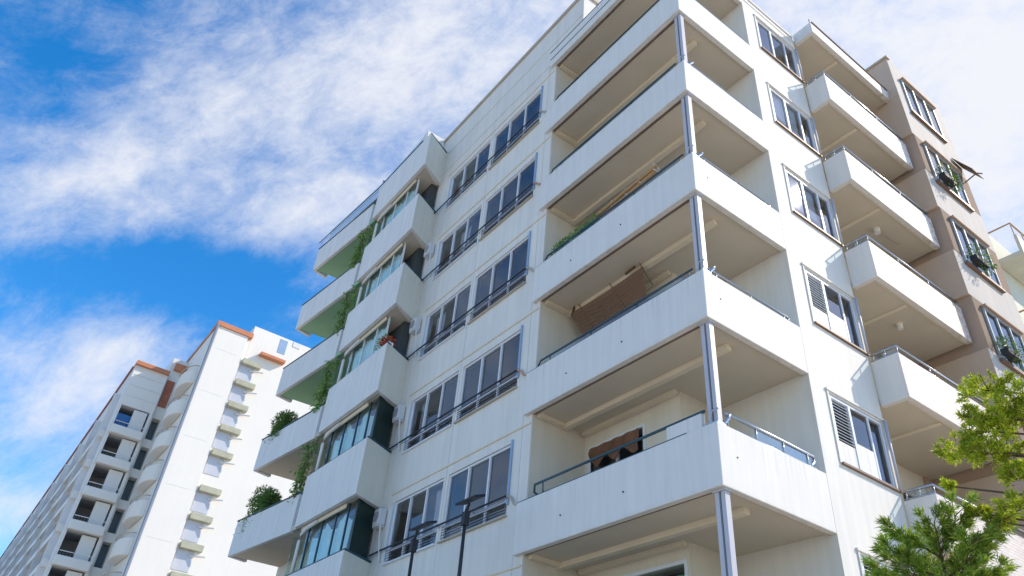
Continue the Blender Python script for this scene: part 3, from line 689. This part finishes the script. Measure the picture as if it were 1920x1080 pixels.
# ================================================================== small things
# street lamps in front of the lower windows
for lx, zt_, hx0, hx1, lab in ((-6.72, .62, -6.85, -6.05, 'slim dark lamp post with flat head before the lowest left window'), (-4.93, .72, -5.2, -4.45, 'slim dark lamp post with flat head nearer the corner balcony')):
    o = thing('street_lamp', (lx, -1.0, ZG), lab, 'street lamp', 'flat headed lamp posts')
    p = MB(); p.tube([(lx, -1.0, ZG), (lx, -1.0, -1), (lx-.02, -1.0, zt_-.12)], .045, 10, .028); p.build('pole', DARKM, o, smooth=True)
    p = MB(); p.obox(((hx0+hx1)/2, -1.02, zt_+.02), X, (Y*.94 + Z*.34).normalized(), (Z*.94 - Y*.34).normalized(), (hx1-hx0)/2*.85, .12, .02); p.build('lamp_head', SOLARM, o, bevel=.01)
    p = MB(); p.tube([(lx-.02, -1.0, zt_-.16), (lx+.06, -1.0, zt_-.02)], .03, 8); p.box(lx-.06, lx+.04, -1.06, -.95, zt_-.42, zt_-.18); p.build('bracket', DARKM, o)
# air conditioners beside the bays
for j, lab in ((-1, 'grey air conditioner box on wall beside the lowest bay in view'), (0, 'grey air conditioner box on wall beside the second lowest bay'), (1, 'grey air conditioner box on wall beside the third bay up'), (2, 'grey air conditioner box on wall beside the fourth bay up')):
    z = zb(j+1) - .55
    o = thing('air_conditioner', (-10.5, 0, z), lab, 'air conditioner', 'air conditioners beside the bays')
    p = MB(); p.box(-10.74, -10.42, -.12, .08, z, z+.42); p.build('casing', ACM, o, bevel=.03)
    p = MB(); p.tube([(-10.58, -.122, z+.21), (-10.58, -.135, z+.21)], .13, 18); p.build('fan_grille', mat('grille_grey', (.28, .29, .30), .5), o)
    p = MB(); p.tube([(-10.4, -.05, z), (-10.4, -.02, z-.3), (-10.35, .06, z-.9)], .022, 6); p.box(-10.72, -10.44, -.11, .09, z-.035, z-.002); p.build('bracket', ACM, o)
# curtains
def curtain(name, x0, x1, y, z0, z1, m_, lab, amp=.03, waves=9, scallop=0., group=None):
    n = 60; mb = MB(); rows = 8
    for i in range(n+1):
        u = i/n
        for r in range(rows+1):
            v = r/rows; x = x0 + (x1-x0)*u
            zz = z0 + (z1-z0)*v
            if scallop: zz = z0 + (z1 - scallop*abs(math.sin(u*PI*2.3+.6)) - z0)*v
            mb.v.append((x, y + amp*math.sin(u*waves*2*PI + .7*math.sin(5*u))*(1-.4*v) + .01*math.sin(17*u+3*v), zz))
    for i in range(n):
        for r in range(rows):
            a = i*(rows+1)+r; mb.f.append((a, a+rows+1, a+rows+2, a+1)); mb.mi.append(0)
    return tag(mb.build(name, m_, smooth=True), lab, 'curtain', group)
for j, lab in ((-1, 'scalloped teal white curtain behind the lowest bay glazing'), (0, 'scalloped teal white curtain behind the second lowest bay glazing'), (1, 'pale teal curtain behind the third bay glazing up'), (2, 'pale teal curtain behind the fourth bay glazing up'), (3, 'pale teal curtain behind the top bay glazing')):
    z = zb(j)+1.3; curtain('curtain', -13.6, -11.05 if j < 1 else -11.5, -.50, z-.15, zb(j+1)-.05, CURT, lab, .05, 8+j, .35 if j < 1 else .12, 'curtains in the glazed bays')
for k, x0, x1, lab in ((0, -8.55, -8.0, 'pale curtain at the right side of the lowest left window'), (2, -10.0, -9.5, 'pale curtain in the left pane of the third row left window'), (3, -9.3, -8.75, 'pale curtain in the middle pane of the fourth row left window'), (3, -8.3, -7.9, 'pale curtain at the right side of the fourth row left window'), (4, -10.0, -9.6, 'pale curtain in the left pane of the top row left window'), (2, -8.2, -7.9, 'narrow blue white curtain at the right of the third row left window'), (1, -10.0, -9.75, 'narrow pale curtain at the left of the second row left window')):
    curtain('curtain', x0, x1, WY+.26, H*k+.6, H*k+2.3, CURW, lab, .03, 4, 0, 'curtains behind the left wall windows')
curtain('curtain', -4.25, -2.15, 1.66, -H+.25, -H+2.4, CURG, 'green curtain behind the sliding door of the lowest corner balcony', .03, 10)
# swag drape in the balcony door
mb = MB(); n = 72
for i in range(n+1):
    u = i/n; x = -4.42 + 1.42*u
    for r in range(11):
        v = r/10; drop = .24 + .16*math.sin(u*PI*2.6+.3)**2 + .10*u
        mb.v.append((x, 1.42 - .05*math.sin(v*5+u*4)*v - .012*math.sin(u*26+v*2), 2.40 - drop*v))
for i in range(n):
    for r in range(10): a = i*11+r; mb.f.append((a, a+1, a+12, a+11)); mb.mi.append(0)
tag(mb.build('drape', DRAPE, smooth=True), 'ruffled brown drape hanging in swags over the balcony door', 'drape')
# reed blinds
o = thing('reed_blind', (-3.2, 1.0, 5.2), 'red brown reed blind slung under the third corner balcony ceiling', 'blind')
mb = MB()
for i in range(26):
    u = i/25; q = .02*math.sin(i*2.3); mb.tube([(-4.4 + q, .78+.5*u, 5.44-.55*u), (-3.3, .79+.5*u, 5.40-.52*u + q*.4), (-2.15 - .4*u + q, .80+.5*u, 5.48-.46*u)], .0125, 5)
mb.build('slats', REED, o)
for a, b, q in (((-4.1, .76, 5.55), (-4.0, 1.3, 4.85), .012), ((-3.1, .76, 5.56), (-3.0, 1.3, 4.9), .012), ((-2.2, .76, 5.58), (-2.1, 1.0, 5.1), .012), ((-4.5, .9, 5.52), (-4.2, .72, 5.5), .03), ((-2.6, .75, 5.53), (-2.3, .72, 5.53), .03)): mb = MB(); mb.tube([a, b], q, 6); mb.build('cord', DOORM, o)
o = thing('rolled_blind', (-2.2, .55, 8.0), 'rolled bamboo blind lying along the fourth corner balcony rail', 'blind')
mb = MB(); mb.tube([(-3.1, .32, 7.02), (-1.25, .34, 7.22)], .055, 10).tube([(-3.0, .25, 7.10), (-1.15, .27, 7.28)], .04, 8); mb.build('roll', BAMBOO, o)
for i in range(5): x = -2.9 + i*.42; mb = MB(); mb.tube([(x, .24, 7.0+i*.05), (x+.02, .4, 7.0+i*.05), (x, .42, 7.12+i*.05), (x, .24, 7.16+i*.05)], .014, 5); mb.build('cord', CURW, o)
# ceiling lamps
for k, x, y, lab in ((2, -.05, 6.75, 'white cylinder lamp under the upper side balcony ceiling'), (1, -.1, 6.7, 'small white lamp under the middle side balcony ceiling')):
    z = Z2(k)+.02; o = thing('ceiling_lamp', (x, y, z-.15), lab, 'ceiling lamp', 'lamps under the side balconies')
    p = MB(); p.tube([(x, y, z-.14), (x, y, z-.02)], .075 if k == 2 else .06, 14); p.build('shade', WHITEP, o, smooth=False)
    p = MB(); p.tube([(x, y, z-.02), (x, y, z-.001)], .09, 14); p.build('base_plate', BEAM, o)
    if k == 2: p = MB(); p.tube([(x, y+.1, z-.02), (x+.05, y+.9, z-.02)], .014, 6); p.build('conduit', COPING, o)

# ------------------------------------------------------------------ plants
def leaf(mb, p, d, L_, w_, droop=.15):
    d = d.normalized(); s = d.cross(Vector((random.uniform(-1, 1), random.uniform(-1, 1), random.uniform(-.3, 1)))).normalized()
    mpt = p + d*L_*.5; tip = p + d*L_ - Z*L_*droop
    mb.q(p, mpt + s*w_, tip, mpt - s*w_)
def tuft(mb, p, d, n, L_, w_, spread=.9):
    for _ in range(n):
        v = d + Vector((random.gauss(0, 1), random.gauss(0, 1), random.gauss(0, 1)))*spread*.55
        leaf(mb, p + Vector((random.gauss(0, 1), random.gauss(0, 1), random.gauss(0, 1)))*L_*.12, v, L_*random.uniform(.65, 1.15), w_)
def blob_leaves(mb, c, r, n, L_, w_, up=.3):
    c = Vector(c)
    for _ in range(n):
        v = Vector((random.gauss(0, 1), random.gauss(0, 1), random.gauss(0, 1))).normalized(); k = random.random()**.4
        p = c + Vector((v.x*r[0], v.y*r[1], v.z*r[2]))*k
        leaf(mb, p, v + Z*up + Vector((random.gauss(0, .5), random.gauss(0, .5), random.gauss(0, .5))), L_*random.uniform(.6, 1.2), w_)
# lower tree: upswept limbs carrying whorls of long narrow leaves
tb = Vector((2.52, .30, ZG)); apex = Vector((2.50, .32, -1.22))
o = thing('tree', tb, 'young narrow leaved tree with bright green upswept tufts by the right wall', 'tree')
tr = MB(); cr = MB(); lm = MB()
tr.tube([tb, tb + Vector((.03, 0, 1.6)), tb + Vector((-.02, .03, 3.2)), apex - Z*.1], .075, 8, .014); 
for i in range(48):
    t_ = i/47; hgt = -3.8 + 2.45*t_; ang = i*2.4 + random.uniform(-.3, .3); ln = (1.05 - .66*t_)*random.uniform(.8, 1.15)
    base = Vector((2.51, .31, hgt)); dv = Vector((math.cos(ang), math.sin(ang), 0))
    pts = [base, base + dv*ln*.4 + Z*.10, base + dv*ln*.75 + Z*.28*ln + Z*.05, base + dv*ln + Z*(.30*ln + .16)]
    lm.tube(pts, .016, 5, .005)
    for s_ in range(11):
        u = .18 + .82*s_/10; k = min(int(u*3), 2); f_ = u*3 - k; pp = pts[k].lerp(pts[k+1], f_)
        side = dv.cross(Z)*(1 if s_ % 2 else -1)
        d2 = (dv*.7 + Z*.5 + side*random.uniform(.2, .9)).normalized(); tip = pp + d2*random.uniform(.10, .24)
        lm.tube([pp, tip], .006, 4, .003)
        tuft(cr, tip, d2 + Z*.35, 54, .13, .0056, .95); tuft(cr, pp.lerp(tip, .5), d2, 34, .11, .0054, 1.0)
tuft(cr, apex, Z, 60, .13, .0052, .9)
for _ in range(16): tuft(cr, apex + Vector((random.gauss(0, .1), random.gauss(0, .1), random.uniform(-.25, .05))), Z, 24, .12, .005, .9)
tr.build('trunk', BARK, o, smooth=True); lm.build('branch', BARK, o); cr.build('crown', LEAFN, o)
# upper tree: layered pads of short yellow-green leaves reaching in from the right
tb = Vector((5.0, .75, ZG)); o = thing('tree', tb, 'taller tree with rounded yellow green leaf pads reaching in from the right edge', 'tree')
tr = MB(); lm = MB(); cr = MB()
tr.tube([tb, tb + Vector((-.1, .05, 2.5)), tb + Vector((.05, -.1, 4.4)), tb + Vector((-.15, 0, 6.4))], .15, 10, .04)
PADS = [(3.49, .2, .2, .31, .12), (3.73, .2, -.02, .26, .13), (3.58, .25, -.15, .38, .13), (3.37, .2, -.24, .33, .13), (3.05, .2, -.37, .27, .12), (3.34, .15, -.47, .32, .14), (3.62, .3, -.60, .24, .17), (3.50, .2, -.79, .17, .13), (3.45, .2, -1.09, .24, .11), (2.83, .2, -.72, .08, .06), (3.02, .2, -1.06, .12, .05), (3.20, .2, -1.19, .16, .06), (3.24, .2, -.02, .09, .10),
        (4.2, .3, -.3, .3, .14), (4.0, .5, -.8, .35, .15), (4.4, .6, .6, .45, .2), (5.3, .9, .4, .5, .25), (5.6, .7, -.4, .5, .2), (4.8, 1.2, .9, .5, .25), (5.0, .3, .2, .4, .2)]
for x, y, z, rx, rz in PADS:
    c = Vector((x, y, z)); root = Vector((4.95, .72, z - .25*abs(x-5) - .1)); mid = root.lerp(c, .55) + Vector((0, random.uniform(-.1, .1), -.08))
    lm.tube([root, root.lerp(mid, .5) + Z*.04, mid, c - Z*rz*.3], .028, 6, .008)
    for _ in range(int(62*rx/.3)):
        v = Vector((random.gauss(0, 1), random.gauss(0, 1), random.gauss(0, .8))).normalized(); k = random.random()**.4
        p = c + Vector((v.x*rx*1.1, v.y*rx*.85, v.z*rz*1.15))*k
        d = (v*.7 + Z*.7).normalized(); sc = random.uniform(.75, 1.25)
        lm.tube([p - d*.07, p], .0035, 4, .0025)
        for _q in range(26):
            az = Vector((random.gauss(0, 1), random.gauss(0, 1), random.gauss(0, 1))); leaf(cr, p - d*random.uniform(0, .045), d*random.uniform(.35, 1.0) + az*.55, .075*sc*random.uniform(.6, 1.1), .0062, .08)
    for _ in range(4):
        p = c + Vector((random.gauss(0, rx*.5), random.gauss(0, rx*.4), -rz*.2)); lm.tube([c - Z*rz*.4, p], .007, 4, .003)
tr.build('trunk', BARK, o, smooth=True); lm.build('branch', BARK, o); cr.build('crown', LEAFY, o)
# bushes at the ends of the far balconies
for j, x, lab in ((-1, -17.6, 'dark green bush at the bottom left corner balcony'), (0, -17.7, 'dense green bush at the end of the second lowest far balcony'), (1, -17.6, 'dense green bush at the end of the third far balcony up')):
    z = zb(j)+.95; o = thing('bush', (x, -.8, zb(j)+.17), lab, 'bush', 'bushes on the far balconies')
    p = MB(); p.tube([(x, -.8, zb(j)+.17), (x, -.8, zb(j)+.6)], .2, 10, .24); p.build('pot', TERRA, o)
    p = MB(); p.tube([(x, -.8, zb(j)+.55), (x+.05, -.8, z+.3), (x-.05, -.8, z+.9)], .04, 6, .015); p.build('stem', BARK, o)
    f = MB()
    for q in range(12): blob_leaves(f, (x + random.uniform(-.75, .75), -.75 + random.uniform(-.2, .2), z + random.uniform(.0, .85)), (random.uniform(.2, .45), .3, random.uniform(.2, .42)), 620, random.uniform(.10, .17), .015, random.uniform(.2, .9))
    for q in range(4): blob_leaves(f, (x - .9 + .22*q, -1.0, z + random.uniform(-.2, .2)), (.18, .15, .28), 110, .12, .013, -.5)
    f.build('foliage', LEAFD, o)
# hanging vines where the bays meet the far balconies
for j, lab in ((0, 'green vine trailing between the second lowest bay and balcony'), (1, 'green vine trailing between the third bay and balcony'), (2, 'green vine trailing between the fourth bay and balcony'), (3, 'green vine trailing between the top bay and balcony')):
    f = MB(); st = MB(); z1 = zb(j+1)-.1; z0 = zb(j)+1.1
    o = thing('hanging_plant', (-14.5, -.8, z0), lab, 'plant', 'vines beside the bays')
    for q in range(6):
        x = -14.30 - .09*q + random.uniform(-.05, .05); zl = z0 + random.uniform(-.15, .4) if q > 2 else z0 - .1
        pts = [Vector((x + .12*math.sin(i*1.3+q) - .10*i, -.80 + .08*math.sin(i*2.1+q), z1 + (zl-z1)*i/5)) for i in range(6)]
        st.tube(pts, .008, 4)
        for i in range(52 if j != 2 else 34):
            t_ = random.random()*4.99; k = int(t_); pp = pts[k].lerp(pts[k+1], t_-k)
            leaf(f, pp + Vector((random.gauss(0, .06), random.gauss(0, .06), random.gauss(0, .05))), Vector((random.gauss(0, 1), random.gauss(0, 1), random.gauss(-.4, .7))), random.uniform(.08, .20), .034, .3)
    st.build('stem', BARK, o); f.build('foliage', LEAFV, o)
for i, (y, z, lab) in enumerate(((9.3, 11.2, 'green plant on the second window sill down the tan block'), (9.4, 8.4, 'straggly plant on the third window sill down the tan block'), (9.2, 5.6, 'plant on the lowest visible window sill of the tan block'))):
    o = thing('potted_plant', (TXF+.2, y, z), lab, 'plant', 'plants on the tan block sills')
    p = MB(); p.box(TXF+.09, TXF+.26, y-.3, y+.3, z-.10, z+.03); p.build('planter', DARKM, o)
    f = MB(); blob_leaves(f, (TXF+.2, y, z+.15), (.15, .42, .22), 200, .16, .010, .4); blob_leaves(f, (TXF+.26, y+.2, z-.1), (.12, .2, .22), 90, .12, .012, -.5); f.build('foliage', LEAFD, o)
# flowers on the third bay, plants on the fourth corner balcony
o = thing('potted_flowers', (-10.75, -.7, zb(1)+1.5), 'red flowers spilling over the third bay corner rail', 'flowers')
f = MB(); blob_leaves(f, (-10.7, -.72, zb(1)+1.68), (.26, .2, .14), 260, .06, .03); f.build('petals', RED, o)
f = MB(); blob_leaves(f, (-10.95, -.72, zb(1)+1.75), (.4, .15, .25), 260, .08, .02); f.build('foliage', LEAFV, o)
p = MB(); p.box(-11.1, -10.5, -.78, -.62, zb(1)+1.5, zb(1)+1.62); p.build('planter', WHITEP, o)
o = thing('planter', (-3.6, .3, 6.6), 'row of leafy plants in a trough behind the fourth corner balcony rail', 'planter')
f = MB()
for i in range(7): blob_leaves(f, (-4.2 + i*.2, .16, 6.80 + random.uniform(-.05, .06)), (.18, .1, .20), 170, .09, .014)
f.build('foliage', LEAFV, o)
p = MB(); p.box(-4.45, -2.8, .16, .34, 6.45, 6.62); p.build('trough', COPING, o)
